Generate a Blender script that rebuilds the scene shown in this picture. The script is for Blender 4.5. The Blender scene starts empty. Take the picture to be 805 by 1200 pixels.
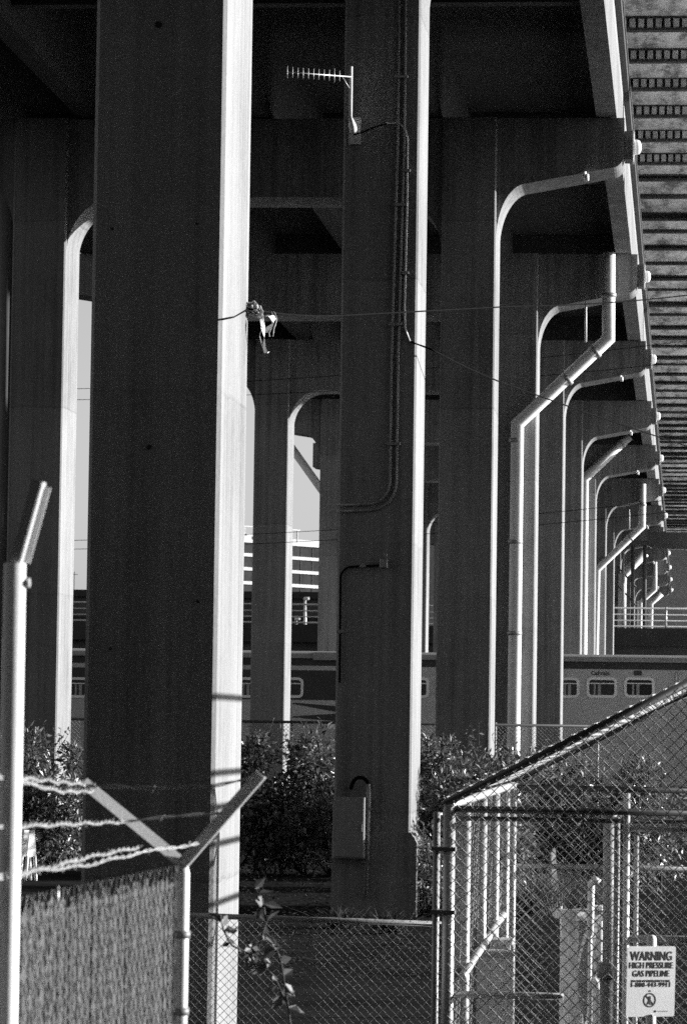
import bpy, math, random
from mathutils import Vector, Matrix
R = random.Random(7)
C = bpy.context.scene.collection
rad = math.radians

# ------------------------------------------------------------------ camera model
F, CX, CY = 4140.0, 402.5, 600.0
VX, VY, ROLL = 800.0, 857.0, rad(0.8)
yv = Vector(((VX-CX)/F, (CY-VY)/F, 1.0)).normalized()
c_ = -(yv.x*math.sin(ROLL)+yv.y*math.cos(ROLL))/yv.z
zv = Vector((math.sin(ROLL), math.cos(ROLL), c_)).normalized()
xv = Vector((yv.y*zv.z-yv.z*zv.y, yv.z*zv.x-yv.x*zv.z, yv.x*zv.y-yv.y*zv.x))
if xv.x < 0: xv = -xv

def P(px, py, Y):
    """point of the place seen at photo pixel px, py at world distance Y along the viaduct"""
    d = Vector(((px-CX)/F, (CY-py)/F, 1.0))
    w = Vector((d.dot(xv), d.dot(yv), d.dot(zv)))
    return w*(Y/w.y)

GZ = -2.62        # ground level; the camera stands at the origin, 2.6 m above it

# ------------------------------------------------------------------ materials
def new_mat(name):
    m = bpy.data.materials.new(name); m.use_nodes = True
    nt = m.node_tree
    return m, nt, nt.nodes, nt.links, nt.nodes['Principled BSDF']

def grey(v): return (v, v, v, 1)

def ramp(N, stops):
    r = N.new('ShaderNodeValToRGB')
    e = r.color_ramp.elements
    e[0].position, e[0].color = stops[0][0], grey(stops[0][1])
    e[1].position, e[1].color = stops[-1][0], grey(stops[-1][1])
    for p, v in stops[1:-1]:
        k = e.new(p); k.color = grey(v)
    return r

def surf(name, lo, hi, scale=(6, 6, 6), rough=.8, bump=.25, metal=0.0, fine=60, detail=6, spec=.5, stops=(.3, .75)):
    """mottled grey surface: two noises (broad wear + fine speckle) and a bump"""
    m, nt, N, L, b = new_mat(name)
    g = N.new('ShaderNodeNewGeometry')
    mp = N.new('ShaderNodeMapping'); mp.inputs['Scale'].default_value = scale
    L.new(g.outputs['Position'], mp.inputs['Vector'])
    n1 = N.new('ShaderNodeTexNoise'); n1.inputs['Scale'].default_value = 1; n1.inputs['Detail'].default_value = detail
    n1.inputs['Roughness'].default_value = .65
    L.new(mp.outputs['Vector'], n1.inputs['Vector'])
    n2 = N.new('ShaderNodeTexNoise'); n2.inputs['Scale'].default_value = fine; n2.inputs['Detail'].default_value = 3
    L.new(g.outputs['Position'], n2.inputs['Vector'])
    mx = N.new('ShaderNodeMath'); mx.operation = 'MULTIPLY_ADD'; mx.inputs[1].default_value = .35
    sb = N.new('ShaderNodeMath'); sb.operation = 'MULTIPLY_ADD'; sb.inputs[1].default_value = .9; sb.inputs[2].default_value = -.1
    L.new(n1.outputs['Fac'], sb.inputs[0])
    L.new(n2.outputs['Fac'], mx.inputs[0]); L.new(sb.outputs[0], mx.inputs[2])
    r = ramp(N, [(stops[0], lo), (stops[1], hi)])
    L.new(mx.outputs[0], r.inputs['Fac'])
    L.new(r.outputs['Color'], b.inputs['Base Color'])
    b.inputs['Roughness'].default_value = rough; b.inputs['Metallic'].default_value = metal
    b.inputs['Specular IOR Level'].default_value = spec
    if bump:
        bp = N.new('ShaderNodeBump'); bp.inputs['Strength'].default_value = bump; bp.inputs['Distance'].default_value = .02
        L.new(mx.outputs[0], bp.inputs['Height']); L.new(bp.outputs['Normal'], b.inputs['Normal'])
    return m

def concrete(name, lo, hi, pour=3.72):
    """board-marked cast concrete: vertical runs, broad stains, pour joints, pinholes"""
    m, nt, N, L, b = new_mat(name)
    g = N.new('ShaderNodeNewGeometry')
    def noise(scale, vec_scale, detail=5, rough=.6):
        mp = N.new('ShaderNodeMapping'); mp.inputs['Scale'].default_value = vec_scale
        L.new(g.outputs['Position'], mp.inputs['Vector'])
        n = N.new('ShaderNodeTexNoise'); n.inputs['Scale'].default_value = scale
        n.inputs['Detail'].default_value = detail; n.inputs['Roughness'].default_value = rough
        L.new(mp.outputs['Vector'], n.inputs['Vector']); return n
    streak = noise(1, (7, 7, .12), 6, .7)
    stain = noise(.55, (1, 1, .6), 7, .7)
    fine = noise(26, (1, 1, .7), 4, .7)
    # lifts: every pour a tone of its own
    sx = N.new('ShaderNodeSeparateXYZ'); L.new(g.outputs['Position'], sx.inputs[0])
    dv = N.new('ShaderNodeMath'); dv.operation = 'DIVIDE'; dv.inputs[1].default_value = pour
    wob = N.new('ShaderNodeMath'); wob.operation = 'MULTIPLY_ADD'; wob.inputs[1].default_value = .14
    L.new(noise(2.2, (1, 1, .2), 3).outputs['Fac'], wob.inputs[0]); of = N.new('ShaderNodeMath'); of.operation = 'ADD'; of.inputs[1].default_value = pour*10-2.6; L.new(sx.outputs['Z'], of.inputs[0]); L.new(of.outputs[0], wob.inputs[2]); L.new(wob.outputs[0], dv.inputs[0])
    fl = N.new('ShaderNodeMath'); fl.operation = 'FLOOR'; L.new(dv.outputs[0], fl.inputs[0])
    wn = N.new('ShaderNodeTexWhiteNoise'); wn.noise_dimensions = '1D'; L.new(fl.outputs[0], wn.inputs['W'])
    fr = N.new('ShaderNodeMath'); fr.operation = 'FRACT'; L.new(dv.outputs[0], fr.inputs[0])
    jr = ramp(N, [(0.0, .0), (.012, 1.0)]); L.new(fr.outputs[0], jr.inputs['Fac'])
    def mad(a, k, c):
        q = N.new('ShaderNodeMath'); q.operation = 'MULTIPLY_ADD'; q.inputs[1].default_value = k
        L.new(a, q.inputs[0])
        if isinstance(c, (int, float)): q.inputs[2].default_value = c
        else: L.new(c, q.inputs[2])
        return q.outputs[0]
    v = mad(streak.outputs['Fac'], .95, -.605)
    v = mad(stain.outputs['Fac'], .8, v)
    v = mad(fine.outputs['Fac'], .35, v)
    v = mad(wn.outputs['Value'], .26, v)
    v = mad(jr.outputs['Color'], .13, v)
    r = ramp(N, [(.45, lo), (.66, (lo+hi)/2), (.95, hi)]); L.new(v, r.inputs['Fac'])
    L.new(r.outputs['Color'], b.inputs['Base Color'])
    b.inputs['Roughness'].default_value = .88; b.inputs['Specular IOR Level'].default_value = .25
    bp = N.new('ShaderNodeBump'); bp.inputs['Strength'].default_value = .3; bp.inputs['Distance'].default_value = .02
    L.new(v, bp.inputs['Height']); L.new(bp.outputs['Normal'], b.inputs['Normal'])
    return m

M = {}
M['concrete'] = concrete('cast_concrete', .115, .285)
M['soffit'] = surf('stained_soffit', .2, .95, (1.9, .4, 1), .9, .3, fine=9, detail=10, stops=(.40, .60))
M['soffit_beam'] = surf('weathered_beam', .4, .92, (2, 2, 2), .9, .2, fine=20)
M['deck'] = surf('shade_dark_concrete', .025, .05, (.7, .7, .7), .9, .2, fine=12)  # under-deck shade put into the colour, darker than the plain cast concrete
M['galv'] = surf('galvanised_steel', .45, .68, (9, 9, 3), .42, .08, .35, fine=90)
M['galv_dull'] = surf('weathered_galvanised_steel', .22, .38, (9, 9, 3), .55, .12, .3, fine=90)
M['pipe'] = surf('pale_painted_pipe', .55, .74, (3, 3, .7), .55, .08, fine=30)
M['dark_pipe'] = surf('grey_pipe', .14, .24, (5, 5, 1), .5, .1, .2, fine=40)
M['wire'] = surf('fence_wire', .42, .66, (20, 20, 20), .45, 0, .4)
M['wire_old'] = surf('old_fence_wire', .22, .42, (8, 8, 8), .55, 0, .3)
M['cable'] = surf('black_cable', .004, .01, (5, 5, 5), .95, 0, spec=.05)
M['rope'] = surf('frayed_rope', .30, .55, (30, 30, 30), .9, 0)
M['rag'] = surf('faded_plastic', .55, .75, (20, 20, 20), .6, .1)
M['white'] = surf('white_paint', .68, .82, (6, 6, 2), .5, .05, fine=50)
M['sign'] = surf('sign_white', .66, .80, (5, 5, 5), .45, .03, fine=70)
M['black'] = surf('sign_black', .012, .02, (5, 5, 5), .5, 0)
M['cabinet'] = surf('grey_enamel', .36, .48, (3, 3, 1.2), .5, .05, fine=40)
M['ground'] = surf('bare_earth', .012, .04, (.7, .7, .7), 1, .6, fine=9, spec=0)
M['gravel'] = surf('track_ballast', .10, .30, (5, 5, 5), .95, .8, fine=25)
M['asphalt'] = surf('asphalt', .04, .07, (1, 1, 1), .9, .3, fine=40)
M['slab'] = surf('pale_bounce_ground', .74, .84, (.6, .6, .6), .9, .2, fine=15)  # kept very pale so the added ground reflects sun upwards
M['train'] = surf('brushed_carbody', .46, .55, (.5, 1, 4), .42, .05, .25, fine=40)
M['train_roof'] = surf('train_roof_grey', .22, .34, (2, 2, 2), .6, .1)
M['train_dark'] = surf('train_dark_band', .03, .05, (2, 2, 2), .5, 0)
M['trim'] = surf('bright_trim', .84, .9, (5, 5, 5), .4, 0)
M['winframe'] = surf('window_aluminium', .60, .72, (4, 4, 4), .35, 0, .3)
M['seat'] = surf('seat_vinyl', .25, .45, (4, 4, 4), .6, 0)
M['rubble'] = surf('broken_concrete', .25, .55, (9, 9, 9), .9, .5, fine=30)
M['stem'] = surf('bark', .05, .12, (12, 12, 3), .9, .4)
M['slat'] = surf('woven_slats', .035, .09, (26, 30, 4), .7, .2, fine=55)
M['tower_white'] = surf('white_spandrel', .30, .42, (.2, .2, .2), .7, 0, fine=1)
M['dark_wall'] = surf('dark_cladding', .05, .09, (.3, .3, .3), .8, 0, fine=2)
M['box_grey'] = surf('dull_grey_enamel', .20, .30, (3, 3, 1), .7, .05, fine=40, spec=.2)
M['void'] = surf('dark_matte_glazing', .02, .05, (.1, .1, .1), 1, 0, fine=1, spec=0)
M['lens'] = surf('opal_lens', .7, .82, (9, 9, 9), .3, 0)

def glass(name, col, rough):
    m, nt, N, L, b = new_mat(name)
    g = N.new('ShaderNodeNewGeometry'); n = N.new('ShaderNodeTexNoise'); n.inputs['Scale'].default_value = 1.5
    L.new(g.outputs['Position'], n.inputs['Vector'])
    r = ramp(N, [(.3, col*.6), (.7, col*1.5)]); L.new(n.outputs['Fac'], r.inputs['Fac'])
    L.new(r.outputs['Color'], b.inputs['Base Color']); b.inputs['Roughness'].default_value = rough
    return m
M['glass'] = glass('tinted_glass', .02, .15)
M['tower_glass'] = glass('office_glass', .05, .2)

def leafmat(name, lo, hi, rough=.35):
    m, nt, N, L, b = new_mat(name)
    g = N.new('ShaderNodeNewGeometry')
    r = ramp(N, [(0, lo), (1, hi)]); L.new(g.outputs['Random Per Island'], r.inputs['Fac'])
    L.new(r.outputs['Color'], b.inputs['Base Color']); b.inputs['Roughness'].default_value = rough
    b.inputs['Specular IOR Level'].default_value = .6
    t = N.new('ShaderNodeBsdfTranslucent'); L.new(r.outputs['Color'], t.inputs['Color'])
    mx = N.new('ShaderNodeMixShader'); mx.inputs[0].default_value = .25
    out = N['Material Output'] if 'Material Output' in N else N.get('Material Output')
    L.new(b.outputs[0], mx.inputs[1]); L.new(t.outputs[0], mx.inputs[2]); L.new(mx.outputs[0], out.inputs['Surface'])
    return m
M['leaf'] = leafmat('glossy_leaf', .04, .2)
M['leaf_pale'] = leafmat('pale_leaf', .06, .2, .5)
M['dry'] = leafmat('dry_grass', .22, .5, .8)
M['ivy'] = leafmat('dark_ivy', .012, .04, .8)
M['grass'] = leafmat('dark_grass', .05, .14, .7)

# ------------------------------------------------------------------ mesh helpers
def wloc(o):
    v = Vector((0, 0, 0))
    while o is not None: v += o.location; o = o.parent
    return v

class MB:
    def turn(s, c, deg):
        m = Matrix.Rotation(rad(deg), 3, 'Z'); c = Vector(c)
        s.v = [tuple(c+m@(Vector(p)-c)) for p in s.v]
        return s
    def __init__(s): s.v = []; s.f = []; s.sm = []
    def add(s, vs, fs, smooth=False):
        k = len(s.v); s.v += [tuple(p) for p in vs]
        for f in fs: s.f.append(tuple(i+k for i in f)); s.sm.append(smooth)
    def box(s, a, b):
        x0, x1 = sorted((a[0], b[0])); y0, y1 = sorted((a[1], b[1])); z0, z1 = sorted((a[2], b[2]))
        s.add([(x0,y0,z0),(x1,y0,z0),(x1,y1,z0),(x0,y1,z0),(x0,y0,z1),(x1,y0,z1),(x1,y1,z1),(x0,y1,z1)],
              [(0,3,2,1),(4,5,6,7),(0,1,5,4),(1,2,6,5),(2,3,7,6),(3,0,4,7)])
    def obox(s, c, u, v, w):
        """box round c with half axes u, v, w"""
        c, u, v, w = map(Vector, (c, u, v, w))
        vs = [c+a*u+b*v+d*w for d in (-1, 1) for b in (-1, 1) for a in (-1, 1)]
        s.add(vs, [(0,2,3,1),(4,5,7,6),(0,1,5,4),(1,3,7,5),(3,2,6,7),(2,0,4,6)])
    def prism(s, poly, y0, y1):
        """polygon in X,Z pushed from y0 to y1"""
        n = len(poly)
        s.add([(x, y0, z) for x, z in poly]+[(x, y1, z) for x, z in poly],
              [tuple(range(n)), tuple(range(2*n-1, n-1, -1))]+[(i, n+i, n+(i+1) % n, (i+1) % n) for i in range(n)])
    def bevelbox(s, a, b, c):
        """upright box whose four standing corners are chamfered by c"""
        x0, x1 = sorted((a[0], b[0])); y0, y1 = sorted((a[1], b[1])); z0, z1 = a[2], b[2]
        pl = [(x0+c,y0),(x1-c,y0),(x1,y0+c),(x1,y1-c),(x1-c,y1),(x0+c,y1),(x0,y1-c),(x0,y0+c)]
        n = 8
        s.add([(x,y,z0) for x,y in pl]+[(x,y,z1) for x,y in pl],
              [tuple(range(n-1,-1,-1)), tuple(range(n,2*n))]+[(i,(i+1)%n,n+(i+1)%n,n+i) for i in range(n)])
    def tube(s, pts, r, n=8, cap=True, smooth=True):
        pts = [Vector(p) for p in pts]
        rs = r if isinstance(r, (list, tuple)) else [r]*len(pts)
        t0 = (pts[1]-pts[0]).normalized()
        a = t0.orthogonal().normalized()
        vs = []
        for i, p in enumerate(pts):
            if i == 0: t = pts[1]-pts[0]
            elif i == len(pts)-1: t = pts[-1]-pts[-2]
            else: t = (pts[i+1]-p).normalized()+(p-pts[i-1]).normalized()
            if t.length < 1e-9: t = t0
            t = t.normalized()
            a = a-t*a.dot(t)
            if a.length < 1e-6: a = t.orthogonal()
            a.normalize(); b = t.cross(a)
            k = 1.0
            if 0 < i < len(pts)-1:
                k = 1/max(.6, t.dot((p-pts[i-1]).normalized()))
            for j in range(n):
                q = 2*math.pi*j/n
                vs.append(p+(a*math.cos(q)+b*math.sin(q))*rs[i]*k)
        fs = []
        for i in range(len(pts)-1):
            for j in range(n):
                fs.append((i*n+j, i*n+(j+1) % n, (i+1)*n+(j+1) % n, (i+1)*n+j))
        s.add(vs, fs, smooth)
        if cap:
            k = len(s.v)-len(vs)
            s.f.append(tuple(k+j for j in range(n-1, -1, -1))); s.sm.append(False)
            e = k+(len(pts)-1)*n
            s.f.append(tuple(e+j for j in range(n))); s.sm.append(False)
    def leaf(s, c, d, nrm, l, w):
        d = d.normalized(); b = d.cross(nrm)
        if b.length < 1e-4: b = d.orthogonal()
        b.normalize(); nn = b.cross(d)
        p = [c, c+d*l*.45+b*w*.5+nn*l*.06, c+d*l-nn*l*.06, c+d*l*.45-b*w*.5+nn*l*.06]
        s.add(p, [(0, 1, 2, 3)])
    def build(s, name, mat, parent=None, stuff=False):
        off = wloc(parent) if parent else Vector((0, 0, 0))
        me = bpy.data.meshes.new(name)
        me.from_pydata([(p[0]-off.x, p[1]-off.y, p[2]-off.z) for p in s.v], [], s.f)
        me.polygons.foreach_set('use_smooth', s.sm)
        me.materials.append(M[mat]); me.update()
        o = bpy.data.objects.new(name, me); C.objects.link(o)
        if parent: o.parent = parent
        return o

def tag(o, label, cat, group=None, kind=None):
    o['label'] = label; o['category'] = cat
    if group: o['group'] = group
    if kind: o['kind'] = kind
    return o
def thing(name, loc, label, cat, group=None):
    o = bpy.data.objects.new(name, None); C.objects.link(o); o.location = loc; o.empty_display_size = .2
    return tag(o, label, cat, group)
def one(name, mb, mat, label, cat, group=None):
    """a thing that is a single mesh; its origin goes to its base"""
    zs = min(p[2] for p in mb.v); n = len(mb.v)
    base = Vector((sum(p[0] for p in mb.v)/n, sum(p[1] for p in mb.v)/n, zs))
    mb.v = [(p[0]-base.x, p[1]-base.y, p[2]-base.z) for p in mb.v]
    o = mb.build(name, mat); o.location = base
    return tag(o, label, cat, group)
def struct(name, mb, mat):
    o = mb.build(name, mat); o['kind'] = 'structure'; return o
def copy_tree(o, parent=None):
    c = o.copy(); C.objects.link(c); c.parent = parent
    for ch in [k for k in o.children]: copy_tree(ch, c)
    return c

def bend(p0, p1, p2, r, n=6):
    """round the corner p1 of a polyline"""
    p0, p1, p2 = map(Vector, (p0, p1, p2))
    a = (p0-p1).normalized(); b = (p2-p1).normalized()
    q0, q2 = p1+a*r, p1+b*r
    return [q0*(1-t)**2+p1*2*t*(1-t)+q2*t*t for t in [i/n for i in range(n+1)]]

def arc(c, rx, rz, a0, a1, n=12):
    return [(c[0]+rx*math.cos(rad(a0+(a1-a0)*i/n)), c[1]+rz*math.sin(rad(a0+(a1-a0)*i/n))) for i in range(n+1)]

def chainlink(mb, O, U, V, poly, s=.072, r=.0024, woven=True):
    """diamond mesh in the plane O + u U + v V, cut to a convex polygon of (u, v) points"""
    O, U, V = map(Vector, (O, U, V)); Nn = U.cross(V).normalized()
    us = [p[0] for p in poly]; vs_ = [p[1] for p in poly]
    area = sum(poly[i][0]*poly[(i+1) % len(poly)][1]-poly[(i+1) % len(poly)][0]*poly[i][1] for i in range(len(poly)))
    if area < 0: poly = poly[::-1]
    def clip(p, d):
        t0, t1 = -1e9, 1e9
        for i in range(len(poly)):
            a = poly[i]; b = poly[(i+1) % len(poly)]
            ex, ey = b[0]-a[0], b[1]-a[1]
            nx, ny = -ey, ex
            den = nx*d[0]+ny*d[1]; num = nx*(a[0]-p[0])+ny*(a[1]-p[1])
            if abs(den) < 1e-9:
                if num > 0: return None
            elif den > 0: t0 = max(t0, num/den)
            else: t1 = min(t1, num/den)
        return (t0, t1) if t1-t0 > .004 else None
    for sg in (1, -1):
        d = (1, sg)
        ks = [(u-v*sg) for u, v in poly]
        k = math.floor(min(ks)/s)
        while k*s <= max(ks):
            p = (k*s, 0)
            c = clip(p, d)
            if c:
                t0, t1 = c
                pts = [t0]
                if woven:
                    i = math.ceil(t0/(s/2)+.02)
                    while i*s/2 < t1-.002:
                        pts.append(i*s/2); i += 1
                pts.append(t1)
                ln = []
                for j, t in enumerate(pts):
                    side = (1 if (round(t/(s/2))+k) % 2 else -1)*sg
                    ln.append(O+U*(p[0]+t)+V*(p[1]+t*sg)+Nn*(r*side if woven else r*sg))
                mb.tube(ln, r, 4, cap=False, smooth=False)
            k += 1

def text_mesh(txt, size, bold=0.0, sx=1.0):
    cu = bpy.data.curves.new('lettering', 'FONT'); cu.body = txt; cu.size = size; cu.align_x = 'CENTER'; cu.align_y = 'CENTER'
    cu.offset = bold; cu.extrude = .0008; cu.resolution_u = 3
    o = bpy.data.objects.new('lettering_source', cu); C.objects.link(o)
    bpy.context.view_layer.update()
    me = bpy.data.meshes.new_from_object(o.evaluated_get(bpy.context.evaluated_depsgraph_get()))
    vs = [Vector((v.co.x*sx, v.co.y, v.co.z)) for v in me.vertices]; fs = [tuple(p.vertices) for p in me.polygons]
    bpy.data.objects.remove(o); bpy.data.curves.remove(cu); bpy.data.meshes.remove(me)
    return vs, fs
def put_text(mb, txt, size, c, U, V, bold=0.0, width=None):
    vs, fs = text_mesh(txt, size, bold)
    U = Vector(U); V = Vector(V); Nn = U.cross(V)
    w = max(v.x for v in vs)-min(v.x for v in vs); k = width/w if width else 1
    mb.add([Vector(c)+U*(v.x*k)+V*v.y+Nn*v.z for v in vs], fs)

# ------------------------------------------------------------------ ground
g = MB(); g.box((-1500, -300, GZ-1), (1500, 2500, GZ)); struct('ground', g, 'ground')
g = MB(); g.box((3.5, 66, GZ+.001), (160, 500, GZ+.02)); struct('bounce_ground', g, 'slab')  # out-of-view pale ground, added to bounce sun onto the ramp soffit
g = MB(); g.prism([(-80, GZ+.003), (-80, GZ+.30), (60, GZ+.30), (60, GZ+.003)], 117, 126); struct('track_bed', g, 'gravel')

# ------------------------------------------------------------------ viaduct bents
S = 20.0
YB = lambda n: 29.0+S*(n-1)
Y3 = YB(3)
def X3(px, py=600): return P(px, py, Y3).x
def Z3(px, py): return P(px, py, Y3).z
xr1 = X3(577); xr0 = X3(513)
CW = xr1-xr0
xl1 = X3(71.5); xl0 = xl1-CW
zTop = Z3(615, 137); zIn = Z3(350, 230); zCant0 = Z3(620, 213.5); xEnd = X3(731, 160); zEnd = Z3(715, 197)
CD = 1.65
def build_bent():
    t = thing('viaduct_bent', (0, Y3, GZ), '', 'viaduct bent', 'concrete bents carrying the viaduct')
    for x0, x1 in ((xr0, xr1), (xl0, xl1)):
        b = MB(); b.bevelbox((x0, Y3, GZ), (x1, Y3+CD, zTop), .03)
        col = b.build('column', 'concrete', t)
        b = MB()
        zp = P(450, 975, YB(2)).z
        b.prism([(x0-.02, GZ), (x1+.09, GZ), (x1+.09, zp-.14), (x1+.004, zp), (x0-.02, zp)], Y3-.035, Y3+CD+.035)
        b.build('plinth', 'concrete', col)
    rx, rz = .62, 1.1
    pl = [(xEnd, zTop), (xEnd, zEnd+.30)]
    pl += arc((xEnd-.24, zEnd+.30), .24, .27, 0, -80, 7)[1:]
    pl += [(xr1+rx, zCant0)]
    pl += arc((xr1+rx, zCant0-rz), rx, rz, 90, 180, 14)[1:]
    pl += [(xr1-.2, zCant0-rz), (xr0+.2, zIn-rz)]
    rx2 = 1.0
    pl += arc((xr0-rx2, zIn-rz), rx2, rz, 0, 90, 14)
    pl += arc((xl1+rx2, zIn-rz), rx2, rz, 90, 180, 14)
    pl += [(xl1-.2, zIn-rz), (xl0+.2, zCant0-rz)]
    pl += arc((xl0-rx, zCant0-rz), rx, rz, 0, 90, 14)
    pl += [(xl0-2.4, zEnd), (xl0-2.4, zTop)]
    b = MB(); b.prism(pl, Y3+.13, Y3+CD-.13)
    beam = b.build('crossbeam', 'concrete', t)
    b = MB()
    for px, py in ((684, 205), (687, 208.5)):
        p = P(px, py, Y3+.02)
        b.tube([p+Vector((0, 0, .07)), p-Vector((0, 0, .06))], .045, 8)
        b.tube([p+Vector((0, .2, .09)), p+Vector((0, -.02, .05))], .03, 6)
    b.build('bracket', 'white', t)
    return t
bent_labels = [
    'nearest viaduct bent, its wide dark column rising past the barbed wire',
    'second viaduct bent, its column carrying the antenna, conduits and grey cabinet',
    'viaduct bent whose thick rounded crossbeam spans above the antenna, third from the camera',
    'viaduct bent behind the tallest kinked white downpipe',
    'viaduct bent standing just in front of the passenger train windows',
    'first viaduct bent rising directly behind the passenger train',
    'viaduct bent with the short slanting white pipe, behind the train',
    'viaduct bent with the second kinked downpipe, well behind the train',
    'last viaduct bent standing in front of the railed overpass',
    'first viaduct bent beyond the railed overpass, under the platform canopy',
    'viaduct bent beyond the overpass with a small slanting pipe',
    'small far viaduct bent with the third kinked downpipe',
    'second farthest viaduct bent, seen tiny above the overpass rails',
    'farthest viaduct bent, tiniest above the overpass rails']
proto = build_bent()
bents = {}
for n in range(1, 15):
    o = proto if n == 3 else copy_tree(proto)
    o.location = (0, YB(n), GZ); o['label'] = bent_labels[n-1]; bents[n] = o
for ch in list(bents[1].children):
    for k in list(ch.children): bpy.data.objects.remove(k)
Y1 = 26.6
for ch in list(bents[1].children):
    if ch.name.startswith('column'): bpy.data.objects.remove(ch)
    elif ch.name.startswith('bracket'): bpy.data.objects.remove(ch)
bents[1].location.y = Y1
fx0, fx1 = P(104.5, 500, Y1).x, P(258.5, 500, Y1).x
for x0, x1 in ((fx0, fx1), (fx0+xl0-xr0, fx1+xl0-xr0)):
    b = MB(); b.bevelbox((x0, Y1, GZ), (x1, Y1+1.6, zTop), .03); b.build('column', 'concrete', bents[1])
for ch in bents[2].children:
    if ch.name.startswith('crossbeam'): ch.location.z += .6

for px, py, r in ((186, 29, .028), (175, 524, .02), (232, 705, .012), (132, 268, .012), (231, 262, .01), (130, 760, .012)):
    b = MB(); p = P(px, py, Y1); b.tube([(p.x, Y1-.002, p.z), (p.x, Y1+.01, p.z)], r, 10); b.build('tie_hole', 'black', bents[1])
# ------------------------------------------------------------------ viaduct deck
xg1 = P(722, 133, Y3).x; xg0 = P(698, 133, Y3).x; zg = zTop+.02
dk = thing('viaduct_deck', (xg0, 120, zg), 'concrete viaduct deck on girders, coloured dark for shade, its sunlit edge running away from the camera', 'viaduct deck')
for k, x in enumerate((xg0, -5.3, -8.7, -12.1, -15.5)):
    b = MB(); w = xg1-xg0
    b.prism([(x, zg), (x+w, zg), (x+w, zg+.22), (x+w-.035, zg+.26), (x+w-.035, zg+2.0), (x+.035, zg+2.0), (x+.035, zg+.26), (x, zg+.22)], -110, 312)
    b.build('girder', 'concrete' if k == 0 else 'deck', dk)  # edge girder in lit concrete, inner ones in the shade-darkened copy
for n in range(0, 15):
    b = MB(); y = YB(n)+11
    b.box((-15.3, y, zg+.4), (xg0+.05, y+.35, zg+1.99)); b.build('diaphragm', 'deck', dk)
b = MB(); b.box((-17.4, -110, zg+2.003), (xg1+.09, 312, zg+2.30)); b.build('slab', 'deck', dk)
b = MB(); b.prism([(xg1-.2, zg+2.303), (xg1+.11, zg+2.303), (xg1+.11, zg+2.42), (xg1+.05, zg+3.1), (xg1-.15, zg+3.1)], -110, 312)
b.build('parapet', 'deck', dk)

# ------------------------------------------------------------------ ramp overhead at the right
ZS = 17.6
XR0, XR1 = -2.2, 9.0
rp = thing('ramp_deck', (1.5, 120, GZ), 'stained underside of the elevated ramp with dark cross beams at the right edge', 'ramp')
b = MB(); b.box((XR0, -110, ZS), (XR1, 345, ZS+.35)); b.build('slab', 'soffit', rp)
y = P(760, 16, 1).z; 
Yb = ZS/P(760, 18, 1).z
step = .236*ZS
def floor_beam(yb, h=.36, blocks=True):
    b = MB()
    b.box((XR0+.02, yb+.06, ZS-.06), (XR1-.02, yb+.32, ZS-.003))
    b.box((XR0+.02, yb+.05, ZS-h), (XR1-.02, yb+.33, ZS-h+.07))
    b.box((XR0+.03, yb+.16, ZS-h+.07), (XR1-.03, yb+.22, ZS-.06))
    o = b.build('floor_beam', 'dark_wall', rp)  # recess shade between the blocks put into the dark web and flange colour
    if not blocks: return o
    b = MB(); x = XR0+.10
    while x < XR1-.2:
        b.box((x, yb+.07, ZS-h+.073), (x+.14, yb+.155, ZS-.063)); x += .215
    b.build('block', 'soffit_beam', o)
    return o
fb = floor_beam(Yb); fps = [floor_beam(Yb+(6+j)*step, h, False) for j, h in enumerate((.2, .13, .26))]
k = -6
while True:
    yb = Yb+k*step
    k += 1
    if yb > 340: break
    if yb < 60 or k in (1, 7, 8, 9): continue
    j = R.choice((0, 0, 1, 1, 2))
    o = copy_tree(fb if k < 7 else fps[j], rp); o.location = (0, yb-Yb-(0 if k < 7 else (6+j)*step)+R.uniform(-.35, .35)*(k > 7), R.uniform(0, .05))
    o.rotation_euler.z = R.uniform(-.0012, .0012)
for yy in (79, 119, 159, 219, 259, 299):
    b = MB(); b.bevelbox((3.2, yy+.2, GZ), (4.4, yy+1.2, ZS-.36), .06); b.build('support_column', 'concrete', rp)
    b = MB(); b.box((0.2, yy+.1, ZS-.95), (XR1-.1, yy+1.3, ZS-.345)); b.build('cap_beam', 'deck', rp)

# wall lamps on the deck edge, one over each bent
def build_lamp():
    x = xEnd
    zc = P(735, 168, Y3).z
    t = thing('edge_lamp', (x+.02, Y3+.5, zc-.28), '', 'lamp', 'lamps along the deck edge')
    b = MB(); b.box((x+.004, Y3+.2, zc-.28), (x+.15, Y3+.75, zc+.28)); b.build('housing', 'dark_pipe', t)
    b = MB(); b.box((x+.152, Y3+.15, zc-.30), (x+.185, Y3+.8, zc+.30)); b.build('flange', 'galv', t)
    b = MB(); b.tube([(x+.187, Y3+.47, zc), (x+.25, Y3+.47, zc), (x+.30, Y3+.47, zc), (x+.33, Y3+.47, zc)], [.15, .15, .13, .06], 14)
    b.build('lens', 'lens', t)
    return t
lp = build_lamp()
lamp_where = ['beside the thickest crossbeam', 'just right of the tall kinked downpipe top', 'above the crossbeam in front of the train',
    'above the first crossbeam behind the train', 'above the short slanting white pipe', 'above the second kinked downpipe',
    'over the last crossbeam before the canopy', 'just beyond the platform canopy', 'second beyond the platform canopy', 'third beyond the platform canopy',
    'second from the far end of the deck', 'at the far end of the deck']
base = lp.location.copy()
for i, n in enumerate(range(3, 15)):
    o = lp if n == 3 else copy_tree(lp)
    o.location = base+Vector((0, YB(n)-Y3, 0))
    o['label'] = 'round white bulkhead lamp on the deck edge '+lamp_where[i]

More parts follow.
